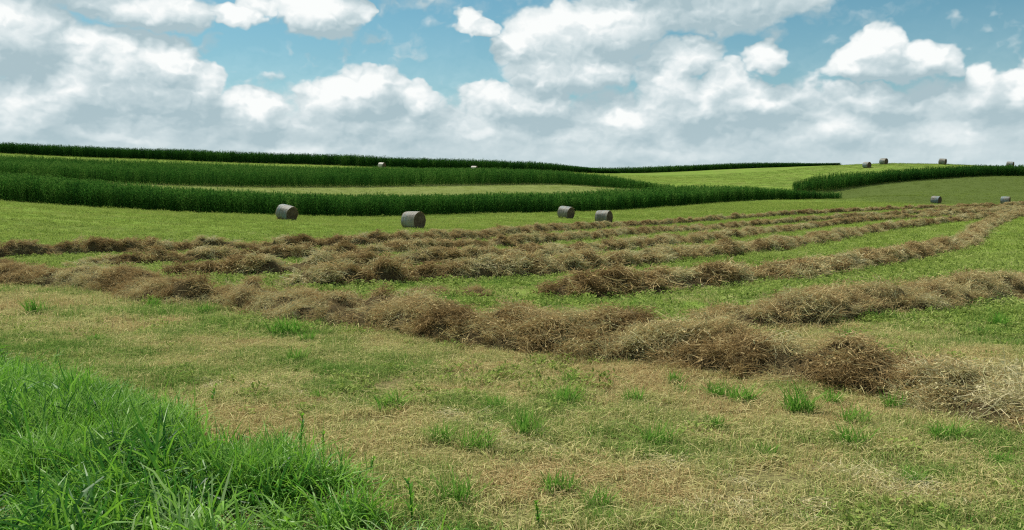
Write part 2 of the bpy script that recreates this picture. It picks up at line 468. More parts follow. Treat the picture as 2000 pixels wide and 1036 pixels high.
def bale_mats():
    out = []
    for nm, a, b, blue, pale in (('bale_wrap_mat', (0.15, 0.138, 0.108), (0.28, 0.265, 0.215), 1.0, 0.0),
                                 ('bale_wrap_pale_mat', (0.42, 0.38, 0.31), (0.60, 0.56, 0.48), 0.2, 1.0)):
        m, t = new_mat(nm)
        tc = t.n('ShaderNodeTexCoord'); P = tc.outputs['Object']
        oi = t.n('ShaderNodeObjectInfo')
        Q = t.v('ADD', P, t.v('SCALE', (7.3, 1.9, 3.1), scale=t.m('MULTIPLY', oi.outputs['Random'], 9.0)))
        n1 = t.noise(Q, 1.3, 4, 0.55); n2 = t.noise(t.v('MULTIPLY', P, (9, 1.5, 1.5)), 4.0, 5, 0.7)
        col = t.mix(t.mr(n1, 0.35, 0.65), c4(*a), c4(*b))
        col = t.mix(t.m('MULTIPLY', t.mr(t.noise(Q, 0.9, 2, 0.5), 0.5, 0.62), 0.75 * blue), col, c4(0.17, 0.25, 0.27))
        col = t.mix(t.m('MULTIPLY', t.mr(n2, 0.5, 0.72), 0.55), col, c4(0.07, 0.055, 0.04))
        p = t.n('ShaderNodeBsdfPrincipled'); t.put(p.inputs['Base Color'], col)
        p.inputs['Roughness'].default_value = 0.6; p.inputs['Specular IOR Level'].default_value = 0.25
        t.put(p.inputs['Normal'], soil_bump(t, n2, 0.8, 0.05))
        o = t.n('ShaderNodeOutputMaterial'); t.put(o.inputs[0], p.outputs[0])
        out.append(m)
    m, t = new_mat('bale_end_mat')
    tc = t.n('ShaderNodeTexCoord'); P = tc.outputs['Object']
    n1 = t.noise(P, 3.0, 4, 0.6); n2 = t.noise(P, 30.0, 4, 0.7)
    col = t.mix(t.mr(n1, 0.35, 0.65), c4(0.085, 0.062, 0.042), c4(0.135, 0.105, 0.07))
    col = t.mix(t.m('MULTIPLY', t.mr(n2, 0.5, 0.75), 0.6), col, c4(0.19, 0.15, 0.10))
    di = t.n('ShaderNodeBsdfDiffuse'); t.put(di.inputs[0], col)
    t.put(di.inputs['Normal'], soil_bump(t, n2, 1.0, 0.05))
    o = t.n('ShaderNodeOutputMaterial'); t.put(o.inputs[0], di.outputs[0])
    out.append(m)
    return out


M['wrap'], M['wrap_pale'], M['end'] = bale_mats()


# ------------------------------------------------------------------ mesh helpers
def mesh_from(name, V, Fc, mat=None, shade=None, smooth=False):
    me = bpy.data.meshes.new(name)
    V = np.asarray(V, float)
    me.from_pydata(V.tolist(), [], Fc if isinstance(Fc, list) else Fc.tolist())
    if shade is not None:
        a = me.attributes.new('shade', 'FLOAT', 'FACE'); a.data.foreach_set('value', np.asarray(shade, np.float32))
    if smooth: me.polygons.foreach_set('use_smooth', np.ones(len(me.polygons), bool))
    if mat: me.materials.append(mat)
    me.update()
    return me


def link(name, me, parent=None, label=None, cat=None, group=None, kind=None):
    o = bpy.data.objects.new(name, me); COL.objects.link(o)
    if parent: o.parent = parent
    for k, v in (('label', label), ('category', cat), ('group', group), ('kind', kind)):
        if v: o[k] = v
    return o


class Bag:
    def __init__(s): s.V, s.F, s.S = [], [], []
    def strip(s, pts, side, w, shade, tip=True):
        """ribbon along pts; side vectors (n,3); w widths (n)"""
        b = len(s.V); n = len(pts)
        for i in range(n):
            if tip and i == n - 1: s.V.append(pts[i])
            else: s.V.append(pts[i] - side[i] * w[i] / 2); s.V.append(pts[i] + side[i] * w[i] / 2)
        for i in range(n - 1):
            if tip and i == n - 2: s.F.append((b + 2 * i, b + 2 * i + 1, b + 2 * i + 2))
            else: s.F.append((b + 2 * i, b + 2 * i + 1, b + 2 * i + 3, b + 2 * i + 2))
            s.S.append(shade)
    def blade(s, base, az, lean, bend, length, width, segs, shade, twist=0.0):
        p = np.array(base, float); th = lean; pts = [p.copy()]
        sl = length / segs; sides = []
        h = np.array([math.cos(az), math.sin(az), 0]); sd = np.array([-math.sin(az), math.cos(az), 0])
        for k in range(segs):
            p = p + sl * (h * math.sin(th) + np.array([0, 0, math.cos(th)])); pts.append(p.copy()); th = th + bend / segs
        ws = [width * (1 - 0.75 * (k / segs) ** 1.5) for k in range(segs + 1)]
        for k in range(segs + 1):
            ca, sa = math.cos(twist * k), math.sin(twist * k)
            sides.append(sd * ca + np.array([0, 0, 1]) * sa)
        s.strip(pts, sides, ws, shade)
    def mesh(s, name, mat): return mesh_from(name, s.V, s.F, mat, s.S)


def proto_collection(name, meshes):
    c = bpy.data.collections.new(name)
    for i, me in enumerate(meshes):
        o = bpy.data.objects.new('%s_%02d' % (name, i), me); c.objects.link(o)
    return c


def scatter_tree(coll):
    g = bpy.data.node_groups.new('scatter_' + coll.name, 'GeometryNodeTree')
    g.interface.new_socket('Geometry', in_out='INPUT', socket_type='NodeSocketGeometry')
    g.interface.new_socket('Geometry', in_out='OUTPUT', socket_type='NodeSocketGeometry')
    t = NT(g)
    gi, go = t.n('NodeGroupInput'), t.n('NodeGroupOutput')
    ci = t.n('GeometryNodeCollectionInfo'); ci.inputs[0].default_value = coll
    ci.inputs['Separate Children'].default_value = True; ci.inputs['Reset Children'].default_value = True
    ip = t.n('GeometryNodeInstanceOnPoints')
    def attr(nm, typ):
        a = t.n('GeometryNodeInputNamedAttribute', data_type=typ); a.inputs[0].default_value = nm
        return a.outputs[0]
    er = t.n('FunctionNodeEulerToRotation'); t.put(er.inputs[0], attr('rot', 'FLOAT_VECTOR'))
    t.put(ip.inputs['Points'], gi.outputs[0]); t.put(ip.inputs['Instance'], ci.outputs[0])
    ip.inputs['Pick Instance'].default_value = True
    t.put(ip.inputs['Instance Index'], attr('idx', 'INT'))
    t.put(ip.inputs['Rotation'], er.outputs[0]); t.put(ip.inputs['Scale'], attr('scl', 'FLOAT_VECTOR'))
    t.put(go.inputs[0], ip.outputs[0])
    return g


_trees = {}
COUNT = {}


def scatter(name, coll, P, rot, scl, tint, **kw):
    P = np.asarray(P, np.float32); n = len(P)
    me = bpy.data.meshes.new(name); me.vertices.add(n)
    me.vertices.foreach_set('co', P.ravel())
    scl = np.asarray(scl, np.float32)
    if scl.ndim == 1: scl = np.repeat(scl[:, None], 3, 1)
    for nm, typ, val, key in (('rot', 'FLOAT_VECTOR', np.asarray(rot, np.float32).ravel(), 'vector'), ('scl', 'FLOAT_VECTOR', scl.ravel(), 'vector'),
                              ('tint', 'FLOAT', np.asarray(tint, np.float32), 'value'),
                              ('idx', 'INT', rng.integers(0, len(coll.objects), n).astype(np.int32), 'value')):
        a = me.attributes.new(nm, typ, 'POINT'); a.data.foreach_set(key, val)
    me.update()
    o = link(name, me, **kw)
    if coll.name not in _trees: _trees[coll.name] = scatter_tree(coll)
    md = o.modifiers.new('scatter', 'NODES'); md.node_group = _trees[coll.name]
    COUNT[name] = COUNT.get(name, 0) + n
    return o


def flat_rot(n, tilt=0.12):
    return np.c_[rng.normal(0, tilt, n), rng.normal(0, tilt, n), rng.uniform(0, 2 * math.pi, n)]


# ------------------------------------------------------------------ paths
def resample(P, ds):
    P = np.asarray(P, float)
    Q = np.vstack([2 * P[0] - P[1], P, 2 * P[-1] - P[-2]])
    out = []
    for i in range(1, len(Q) - 2):
        a, b, c, d = Q[i - 1], Q[i], Q[i + 1], Q[i + 2]
        k = max(2, int(np.linalg.norm(c - b) / (ds * 0.5)))
        for t in np.arange(k) / k:
            out.append(0.5 * ((2 * b) + (-a + c) * t + (2 * a - 5 * b + 4 * c - d) * t * t + (-a + 3 * b - 3 * c + d) * t ** 3))
    out.append(Q[-2]); out = np.array(out)
    s = np.r_[0, np.cumsum(np.linalg.norm(np.diff(out, axis=0), axis=1))]
    S = np.arange(0, s[-1], ds)
    return np.c_[np.interp(S, s, out[:, 0]), np.interp(S, s, out[:, 1])], S


ROW_PIX = {  # lower edge of each hay row in the photograph, left to right; width, height
    'W0': ([(-260, 536), (-60, 545), (0, 551), (200, 572), (350, 592), (480, 604), (600, 626), (740, 643), (880, 668), (1050, 688),
            (1250, 706), (1400, 724), (1600, 752), (1700, 770), (1850, 800)], 0.60, 0.31),
    'WN': ([(1780, 800), (1880, 820), (2000, 836), (2150, 850), (2350, 862)], 0.88, 0.33),
    'W1': ([(1385, 641), (1470, 637), (1560, 634), (1640, 622), (1720, 610), (1850, 604), (2000, 580), (2250, 556)], 0.56, 0.30),
    'W2': ([(1062, 584), (1130, 582), (1250, 574), (1380, 562), (1560, 545), (1700, 522), (1800, 505), (1880, 484), (1915, 458), (1950, 437),
            (2000, 422), (2100, 412)], 0.48, 0.31),
    'W3': ([(560, 566), (690, 560), (880, 550), (1010, 542), (1200, 526), (1340, 510), (1500, 492), (1650, 467), (1750, 449), (1900, 430),
            (2000, 421), (2150, 414)], 0.46, 0.34),
    'W4': ([(325, 541), (500, 540), (620, 534), (820, 521), (1000, 511), (1200, 491), (1400, 471), (1550, 452), (1700, 433), (1850, 423),
            (2000, 413), (2150, 407)], 0.44, 0.33),
    'W5': ([(130, 525), (300, 520), (430, 513), (600, 508), (760, 500), (900, 489), (1020, 480), (1150, 470), (1300, 456), (1500, 440),
            (1700, 425), (1850, 416), (2000, 409), (2150, 404)], 0.42, 0.33),
    'W6': ([(-260, 516), (0, 507), (140, 500), (300, 496), (400, 493), (560, 488), (700, 484), (860, 475), (960, 467), (1080, 455), (1200, 446),
            (1400, 432), (1600, 419), (1800, 410), (2000, 404), (2150, 400)], 0.46, 0.42),
}
ROWS = {}
for k, (pix, w, h) in ROW_PIX.items():
    B = np.array([hit(u, v) for (u, v) in pix])
    T = np.gradient(B, axis=0); T /= np.linalg.norm(T, axis=1)[:, None]
    N = np.c_[-T[:, 1], T[:, 0]]
    N[(N * B).sum(1) < 0] *= -1
    ROWS[k] = (B + N * (w * 0.5), w, h)

# ------------------------------------------------------------------ ground sheet
def sinh_axis(lo, hi, n, c, h0, a):
    u0, u1 = math.asinh((lo - c) / a), math.asinh((hi - c) / a)
    return c + a * np.sinh(np.linspace(u0, u1, n))


gx = sinh_axis(-700, 700, 440, 0.0, 0, 4.5)
gy = sinh_axis(-60, 1200, 400, 6.5, 0, 4.5)
GX, GY = np.meshgrid(gx, gy)
GZ = ground(GX, GY)
nx, ny = len(gx), len(gy)


def path_dist(x, y, P):
    """signed distance to a polyline: positive on the camera's far side"""
    x = np.asarray(x); y = np.asarray(y)
    best = np.full(x.shape, 1e9); sg = np.zeros(x.shape)
    for a, b in zip(P[:-1], P[1:]):
        d = b - a; L2 = (d ** 2).sum()
        t = np.clip(((x - a[0]) * d[0] + (y - a[1]) * d[1]) / L2, 0, 1)
        ex, ey = x - a[0] - t * d[0], y - a[1] - t * d[1]
        q = np.hypot(ex, ey); m = q < best
        best = np.where(m, q, best); sg = np.where(m, np.sign(d[0] * ey - d[1] * ex), sg)
    return best * sg


W0P = np.vstack([[-60, 46], ROWS['W0'][0][:-2], ROWS['WN'][0][1:], [14, 5.0]])


def dryness(x, y):
    """1 on the dead stubble of the headland, 0 on the regrowing field"""
    x = np.asarray(x, float); y = np.asarray(y, float)
    d = path_dist(x, y, W0P)
    n = fbm(x * 0.45, y * 0.45, seed=21, o=4)
    side = sstep(x, 1.0, 4.5) * 3.4 * (1 - sstep(y, 13, 20))
    return 1 - sstep(d + n * 2.2, -0.6 + side, 1.6 + side * 1.5)


R = np.hypot(GX, GY)
zone = np.zeros((ny, nx, 4), np.float32); zone[..., 3] = 1
m = (R < 90)
zr = np.zeros_like(GX); zr[m] = dryness(GX[m], GY[m])
zone[..., 0] = zr
sf = np.array([at(*q)[:2] for q in S1_FRONT]); sb = np.array([at(*q)[:2] for q in S1_BACK])
s2f = np.array([at(*q)[:2] for q in S2_FRONT])
hillfoot = np.array([at(*q)[:2] for q in [(1400, 396, 170), (1650, 402, 165), (1800, 402, 150), (2000, 400, 150), (2300, 398, 150)]])
srf = np.array([at(*q)[:2] for q in SR_FRONT])
big = (GY > 60) & (GY < 420) & (np.abs(GX) < 320)
zone[..., 1][big] = (sstep(path_dist(GX[big], GY[big], hillfoot), -6, 14) * sstep(GX[big], 55, 80) * (path_dist(GX[big], GY[big], srf) < 3)) * 0.95
zone[..., 2][big] = ((path_dist(GX[big], GY[big], sb) > -4) & (path_dist(GX[big], GY[big], s2f) < 3)) * (GX[big] < 45) * 0.8
faces = []
ii = np.arange((ny - 1) * nx).reshape(ny - 1, nx)[:, :-1].ravel()
FQ = np.c_[ii, ii + 1, ii + nx + 1, ii + nx]
gme = mesh_from('field', np.c_[GX.ravel(), GY.ravel(), GZ.ravel()], FQ, M['ground'], smooth=True)
za = gme.attributes.new('zone', 'FLOAT_COLOR', 'POINT'); za.data.foreach_set('color', zone.ravel())
link('field', gme, kind='structure', label='rolling mown hay field rising to low hills')

# ------------------------------------------------------------------ corn strips
def corn_plant(bag, x, y, r):
    H = r.uniform(0.82, 1.12) * CORN
    lx, ly = r.normal(0, 0.05, 2)
    top = np.array([x + lx, y + ly, H * 0.9])
    base = np.array([x, y, 0])
    for a in (0, math.pi / 2):
        sd = np.array([math.cos(a), math.sin(a), 0])
        bag.strip([base, top], [sd, sd], [0.035, 0.02], r.uniform(0.3, 0.7), tip=False)
    az0 = r.uniform(0, math.pi)
    n = 11
    for k in range(n):
        f = 0.04 + 0.90 * k / (n - 1)
        bp = base + (top - base) * f
        L = (0.85 - 0.6 * abs(f - 0.55)) * r.uniform(0.8, 1.2)
        bag.blade(bp, az0 + math.pi * k + r.normal(0, 0.35), r.uniform(0.45, 1.0), r.uniform(1.1, 2.1), L, 0.09, 3, r.uniform(0, 1))
    for k in range(4):
        bag.blade(top, r.uniform(0, 6.28), r.uniform(0.3, 1.0), 0.6, 0.26, 0.04, 2, 1.1)


cm = []
for q in range(7):
    r = np.random.default_rng(100 + q); bg_ = Bag()
    for k in range(5): corn_plant(bg_, (k - 2) * 0.22 + r.normal(0, 0.03), r.normal(0, 0.06), r)
    cm.append(bg_.mesh('corn_row', M['corn']))
C_CORN = proto_collection('corn_protos', cm)


def corn_strip(front, back, spacing, label, hs=1.0, tint0=0.45, step=1.05, taper=(0, 0)):
    f, _ = resample(front, 0.5); b, _ = resample(back, 0.5)
    K = 400
    def even(P):
        s = np.r_[0, np.cumsum(np.linalg.norm(np.diff(P, axis=0), axis=1))]
        S = np.linspace(0, s[-1], K)
        return np.c_[np.interp(S, s, P[:, 0]), np.interp(S, s, P[:, 1])]
    f, b = even(f), even(b)
    depth = np.linalg.norm(b - f, axis=1)
    nrow = max(3, int(depth.max() / spacing))
    PP, RR, EE = [], [], []
    for k in range(nrow):
        # rows keep their spacing; where the strip is thin, the outer rows run out
        off = k * spacing
        t = off / np.maximum(depth, 0.1)
        line = f + (b - f) * t[:, None]
        p, _ = resample(line[::6], step)
        tt = np.interp(np.linspace(0, 1, len(p)), np.linspace(0, 1, K), t)
        keep = tt <= 1.0
        tg = np.gradient(p, axis=0); ang = np.arctan2(tg[:, 1], tg[:, 0])
        PP.append(p[keep]); RR.append(ang[keep])
        ln = np.arange(len(p)) * step; e0 = 0.45 + 0.55 * sstep(ln, 0, taper[0]) if taper[0] else 1.0; e1 = 0.45 + 0.55 * sstep(ln[-1] - ln, 0, taper[1]) if taper[1] else 1.0
        EE.append((np.ones(len(p)) * e0 * e1)[keep])
    P = np.vstack(PP); A = np.concatenate(RR); n = len(P)
    P = P + rng.normal(0, 0.10, P.shape)
    z = ground(P[:, 0], P[:, 1]) - 0.03
    patch = fbm(P[:, 0] * 0.06, P[:, 1] * 0.06, seed=31, o=4)
    s = hs * np.concatenate(EE) * (1 + 0.36 * patch + rng.normal(0, 0.055, n))
    tint = tint0 + 0.8 * patch + rng.normal(0, 0.2, n)
    flip = rng.integers(0, 2, n) * math.pi
    scatter('corn_strip', C_CORN, np.c_[P, z], np.c_[rng.normal(0, 0.04, n), rng.normal(0, 0.04, n), A + flip],
            np.c_[np.full(n, 1.05), rng.uniform(0.9, 1.3, n), s], np.clip(tint, 0, 1), label=label, cat='corn', group='strips of standing corn', kind='stuff')


def xy(lst): return np.array([at(*q)[:2] for q in lst])


def push(P, dist):
    """shift a path directly away from the eye"""
    d = P / np.linalg.norm(P, axis=1)[:, None]
    return P + d * np.asarray(dist)[:, None]


corn_strip(xy(S1_FRONT), xy(S1_BACK), 0.95, 'long curving strip of tall dark green corn right behind the mown field with four big bales', tint0=0.50)
corn_strip(xy(S2_FRONT), xy(S2_BACK), 1.5, 'broad strip of tall green corn on the slope above the pale stubble band', hs=1.12, tint0=0.54, step=1.2, taper=(0, 22))
p3 = xy(S3_FRONT); corn_strip(p3, push(p3, np.full(len(p3), 16.0)), 0.9, 'thin dark strip of corn along the crest of the left hill behind two pale bales', hs=1.38, tint0=0.25, step=0.95, taper=(0, 45))
p4 = xy(S4_FRONT); corn_strip(p4, push(p4, np.full(len(p4), 14.0)), 0.9, 'far thin strip of corn edging the bright yellow green slope on the skyline', hs=0.95, tint0=0.3, step=0.95, taper=(0, 40))
pr = xy(SR_FRONT); corn_strip(pr, push(pr, np.array([12, 14, 10, 10, 11, 10, 12.0])), 1.2, 'dark strip of corn on the right hill below the skyline bales', hs=1.08, tint0=0.25, step=1.1, taper=(7, 0))

# ------------------------------------------------------------------ hay rows
def tangle(seed, n, rad, thick, lmin, lmax, wid):
    r = np.random.default_rng(seed); b = Bag()
    for k in range(n):
        a = r.uniform(0, 6.283); d = np.array([math.cos(a), math.sin(a), r.normal(0, 0.28)])
        L = r.uniform(lmin, lmax); c = np.array([r.normal(0, rad * 0.5), r.normal(0, rad * 0.5), r.normal(0, thick * 0.5)])
        cur = r.normal(0, 1.3); lift = r.normal(0, 0.5)
        pts = []; p = c - d * L * 0.5; sl = L / 3
        for i in range(4):
            pts.append(p.copy())
            a += cur / 3; d = np.array([math.cos(a), math.sin(a), d[2] - 0.22 + lift * 0.1]); p = p + d * sl
        sd = r.normal(0, 1, 3); sd -= d * (sd @ d) / (d @ d); sd /= np.linalg.norm(sd)
        b.strip(pts, [sd] * 4, [wid, wid, wid, wid * 0.6], r.uniform(0, 1), tip=False)
        if k % 3 == 0:     # dried leaflets on the stem
            for j in range(3):
                c2 = pts[1 + j % 3] + r.normal(0, 0.012, 3); q = r.normal(0, 1, 3); q /= np.linalg.norm(q); e = np.cross(q, r.normal(0, 1, 3)); e /= np.linalg.norm(e)
                b.strip([c2 - q * 0.014, c2 + q * 0.014], [e, e], [0.014, 0.010], r.uniform(0, 0.8), tip=False)
    return b


C_TANGLE = proto_collection('tangle_protos', [tangle(200 + i, 72, 0.13, 0.07, 0.08, 0.32, 0.005).mesh('tangle', M['straw']) for i in range(9)])
C_TANGLE_FAR = proto_collection('tangle_far_protos', [tangle(230 + i, 48, 0.15, 0.09, 0.12, 0.34, 0.013).mesh('tangle_far', M['straw']) for i in range(6)])


def hay_row(key, label, ds, ncross, dens, far, seed, tint0):
    P, w, h = ROWS[key]
    C, S = resample(P, ds)
    n = len(C)
    T = np.gradient(C, axis=0); T /= np.linalg.norm(T, axis=1)[:, None]
    N = np.c_[-T[:, 1], T[:, 0]]
    N[(N * C).sum(1) < 0] *= -1
    ends = np.minimum(sstep(S, 0, 0.9), 1 - sstep(S, S[-1] - 0.9, S[-1])) if key not in ('W6', 'W0') else np.ones(n)
    lump = vnoise(S / 0.8, S * 0 + seed, seed=seed) * 0.6 + vnoise(S / 2.3, S * 0 + seed, seed=seed + 1) * 0.4
    hh = h * (0.45 + 1.1 * lump) * (0.25 + 0.75 * ends)
    ww = w * (0.78 + 0.42 * vnoise(S / 1.5, S * 0 + seed, seed=seed + 2)) * (0.5 + 0.5 * ends)
    wob = (vnoise(S / 2.1, S * 0 + seed, seed=seed + 3) - 0.5) * 0.45
    C = C + N * wob[:, None]
    nb = int(S[-1] * (2.4 if not far else 2.0))
    rb = np.random.default_rng(seed)
    bs = np.sort(rb.uniform(0, S[-1], nb)); bt = np.clip(rb.normal(0, 0.30, nb), -0.65, 0.65)
    bl, bw = rb.uniform(0.24, 0.62, nb), rb.uniform(0.22, 0.46, nb)
    bh = h * rb.uniform(0.5, 1.35, nb) * np.interp(bs, S, 0.3 + 0.7 * ends)
    bsk = rb.normal(0, 0.5, nb)
    def surf(si, t):
        """si fractional index along, t in -1..1 across"""
        i0 = np.clip(si.astype(int), 0, n - 2); f = si - i0
        L = lambda A: A[i0] * (1 - f) + A[i0 + 1] * f if A.ndim == 1 else A[i0] * (1 - f)[:, None] + A[i0 + 1] * f[:, None]
        c, nn, W_, H_ = L(C), L(N), L(ww), L(hh)
        x = c[:, 0] + nn[:, 0] * t * W_; y = c[:, 1] + nn[:, 1] * t * W_
        prof = np.clip(1 - np.abs(t) ** 2.2, 0, 1) ** 0.75
        z = prof * H_ * 0.85
        # heaps dropped by the rake, each its own rounded lump
        so_, off = si * ds, t * W_
        order = np.searchsorted(bs, so_)
        for j in range(-4, 5):
            q = np.clip(order + j, 0, nb - 1)
            du, dv = so_ - bs[q], off - bt[q] * w
            r2 = ((du + bsk[q] * dv) / bl[q]) ** 2 + (dv / bw[q]) ** 2
            z = np.maximum(z, bh[q] * np.clip(1 - r2, 0, 1) ** 0.9 * np.clip(prof * 3, 0, 1))
        rough = fbm(x * 3.0, y * 3.0, z * 3.0, seed=seed + 5, o=4) * 1.2 + np.abs(fbm(x * 6.5, y * 6.5, z * 4, seed=seed + 9, o=3)) * 0.7
        z = np.minimum(z * (1 + np.clip(rough, -0.6, 0.45)) + prof * rough * 0.08, h * 1.45)
        g = ground(x, y)
        out = rough * 0.2 * prof
        return np.c_[x + nn[:, 0] * t * out, y + nn[:, 1] * t * out, g + z - 0.03]
    ti = np.linspace(-1, 1, ncross)
    SI, TI = np.meshgrid(np.arange(n, dtype=float), ti, indexing='ij')
    V = surf(np.minimum(SI.ravel(), n - 1.0001), TI.ravel())
    k = np.arange((n - 1) * ncross).reshape(n - 1, ncross)[:, :-1].ravel()
    Fq = np.c_[k, k + ncross, k + ncross + 1, k + 1]
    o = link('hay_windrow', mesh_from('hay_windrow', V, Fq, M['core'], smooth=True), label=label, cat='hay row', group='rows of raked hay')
    cnt = int(S[-1] * w * 2.2 * dens)
    si = rng.uniform(0, n - 1.001, cnt); t = np.clip(np.where(rng.uniform(0, 1, cnt) < 0.6, rng.uniform(-1.12, 1.12, cnt), rng.normal(0, 0.5, cnt)), -1.2, 1.2)
    big_ = np.where(bh > 0.75 * h)[0]                       # steep heaps get straw on their flanks too
    q = np.repeat(big_, 22 if far else 30); ra = np.sqrt(rng.uniform(0.12, 1.15, len(q))); ga = rng.uniform(0, 6.283, len(q))
    dv = ra * np.sin(ga) * bw[q]; du = ra * np.cos(ga) * bl[q] - bsk[q] * dv
    si = np.r_[si, np.clip((bs[q] + du) / ds, 0, n - 1.01)]
    t = np.r_[t, np.clip((bt[q] * w + dv) / ww[np.clip(((bs[q] + du) / ds).astype(int), 0, n - 1)], -1.1, 1.1)]
    cnt = len(si)
    Q = surf(si, np.clip(t, -1, 1)); i0 = si.astype(int)
    Q[:, :2] += N[i0] * ((t - np.clip(t, -1, 1)) * ww[i0])[:, None]
    Q[:, 2] += rng.normal(0.025, 0.03, cnt) * (1.6 if far else 1)
    slope = -np.sin(np.clip(t, -1, 1)) * 0.75
    # tilt the tuft with the flank of the row: rotate about the row direction
    tx = -slope * N[i0][:, 1]; ty = slope * N[i0][:, 0]
    rot = np.c_[tx * -1 + rng.normal(0, 0.26, cnt), -ty * 1 + rng.normal(0, 0.26, cnt), rng.uniform(0, 6.283, cnt)]
    sc = rng.uniform(0.5, 1.0, cnt) ** 1.5 * 1.45; sc = np.c_[sc, sc, sc * 0.72]
    tn = tint0 + 1.5 * fbm(Q[:, 0] * 1.3, Q[:, 1] * 1.3, seed=seed + 17, o=3) + rng.normal(0, 0.10, cnt)
    hole = (rng.uniform(0, 1, len(Q)) < (0.6 if far else 0.22)) | (fbm(Q[:, 0] * 3.2, Q[:, 1] * 3.2, Q[:, 2] * 3.2, seed=seed + 23, o=2) > -0.03)
    Q, rot, sc, tn = Q[hole], rot[hole], sc[hole], tn[hole]
    scatter('straw', C_TANGLE_FAR if far else C_TANGLE, Q, rot, sc, np.clip(tn, 0, 1), parent=o, kind='stuff')
    return o


hay_row('W0', 'longest lumpy row of brown raked hay between bare stubble headland and green field', 0.07, 17, 75, False, 41, 0.42)
hay_row('WN', 'pale grey tan heap of raked straw where the longest hay row ends', 0.06, 17, 95, False, 52, 0.62)
hay_row('W1', 'short thick row of brown raked hay starting beside the middle of the longest row', 0.07, 17, 75, False, 63, 0.40)
hay_row('W2', 'row of raked hay that bends sharply away up the slope near its far end', 0.10, 15, 46, True, 74, 0.44)
hay_row('W3', 'row of raked hay next above the sharply bending one', 0.12, 15, 44, True, 85, 0.44)
hay_row('W4', 'middle row of raked hay in the set of four running towards the right hill', 0.12, 13, 36, True, 96, 0.42)
hay_row('W5', 'row of raked hay second below the bales', 0.14, 13, 32, True, 107, 0.40)
hay_row('W6', 'uppermost row of raked hay just below the four big bales', 0.14, 13, 32, True, 118, 0.36)


def hay_clump(u, v, rx, ry, h, label, seed):
    c = hit(u, v)
    k, nt = 22, 9
    V, Fq = [], []
    for i in range(nt):
        r_ = i / (nt - 1)
        for j in range(k):
            a = 2 * math.pi * j / k
            V.append((c[0] + rx * r_ * math.cos(a), c[1] + ry * r_ * math.sin(a), 0))
    V = np.array(V); rr = np.repeat(np.linspace(0, 1, nt), k)
    V[:, 2] = ground(V[:, 0], V[:, 1]) - 0.02 + h * np.clip(1 - rr ** 2, 0, 1) * (1 + 1.2 * fbm(V[:, 0] * 4, V[:, 1] * 4, seed=seed))
    for i in range(nt - 1):
        for j in range(k):
            Fq.append((i * k + j, i * k + (j + 1) % k, (i + 1) * k + (j + 1) % k, (i + 1) * k + j))
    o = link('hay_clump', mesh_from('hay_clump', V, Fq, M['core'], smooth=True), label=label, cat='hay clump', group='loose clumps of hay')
    n = int(rx * ry * 3.2 * 90)
    a = rng.uniform(0, 6.283, n); q = np.sqrt(rng.uniform(0, 1.1, n))
    x, y = c[0] + rx * q * np.cos(a), c[1] + ry * q * np.sin(a)
    z = ground(x, y) + h * np.clip(1 - q ** 2, 0, 1)
    scatter('straw', C_TANGLE, np.c_[x, y, z], flat_rot(n, 0.4), rng.uniform(0.6, 1.1, n), np.clip(rng.normal(0.36, 0.12, n), 0, 1), parent=o, kind='stuff')


hay_clump(840, 578, 0.55, 0.35, 0.14, 'low wide clump of brown hay dropped between the longest row and the rows beyond', 5)
hay_clump(930, 577, 0.30, 0.25, 0.16, 'small dark rounded clump of hay dropped beside the low wide clump', 6)
hay_clump(575, 557, 0.45, 0.4, 0.12, 'small flat clump of hay behind the longest row near the ends of other rows', 7)

def straw_streak(pix, width, dens, label):
    C, S = resample(np.array([hit(u, v) for (u, v) in pix]), 0.05)
    k = int(S[-1] * width * dens); i = rng.integers(0, len(C), k)
    x = C[i, 0] + rng.normal(0, width * 0.4, k); y = C[i, 1] + rng.normal(0, width * 0.4, k)
    scatter('straw_streak', C_TANGLE, np.c_[x, y, ground(x, y) + 0.02], flat_rot(k, 0.1), np.c_[np.full((k, 2), 0.8) * rng.uniform(0.7, 1.2, (k, 1)), np.full((k, 1), 0.35)], np.clip(rng.normal(0.85, 0.1, k), 0, 1),
            label=label, cat='straw', group='streaks of pale straw', kind='stuff')


straw_streak([(880, 812), (960, 845), (1050, 880)], 0.30, 60, 'thin diagonal streak of pale straw lying flat amid green patches of the stubble')
straw_streak([(1230, 880), (1310, 905), (1400, 925)], 0.35, 50, 'pale straw scattered flat on bare stubble below the longest hay row')
straw_streak([(1330, 985), (1480, 1005), (1580, 1015)], 0.40, 45, 'broad patch of bleached straw lying in the stubble farthest from any hay row')

straw_streak([(420, 745), (560, 770), (700, 800)], 0.35, 30, 'faint streak of pale straw on open stubble behind the weeds and tall grass')
straw_streak([(1620, 930), (1760, 960), (1900, 985)], 0.45, 35, 'wide faint band of pale straw on stubble in front of the grey tan heap')

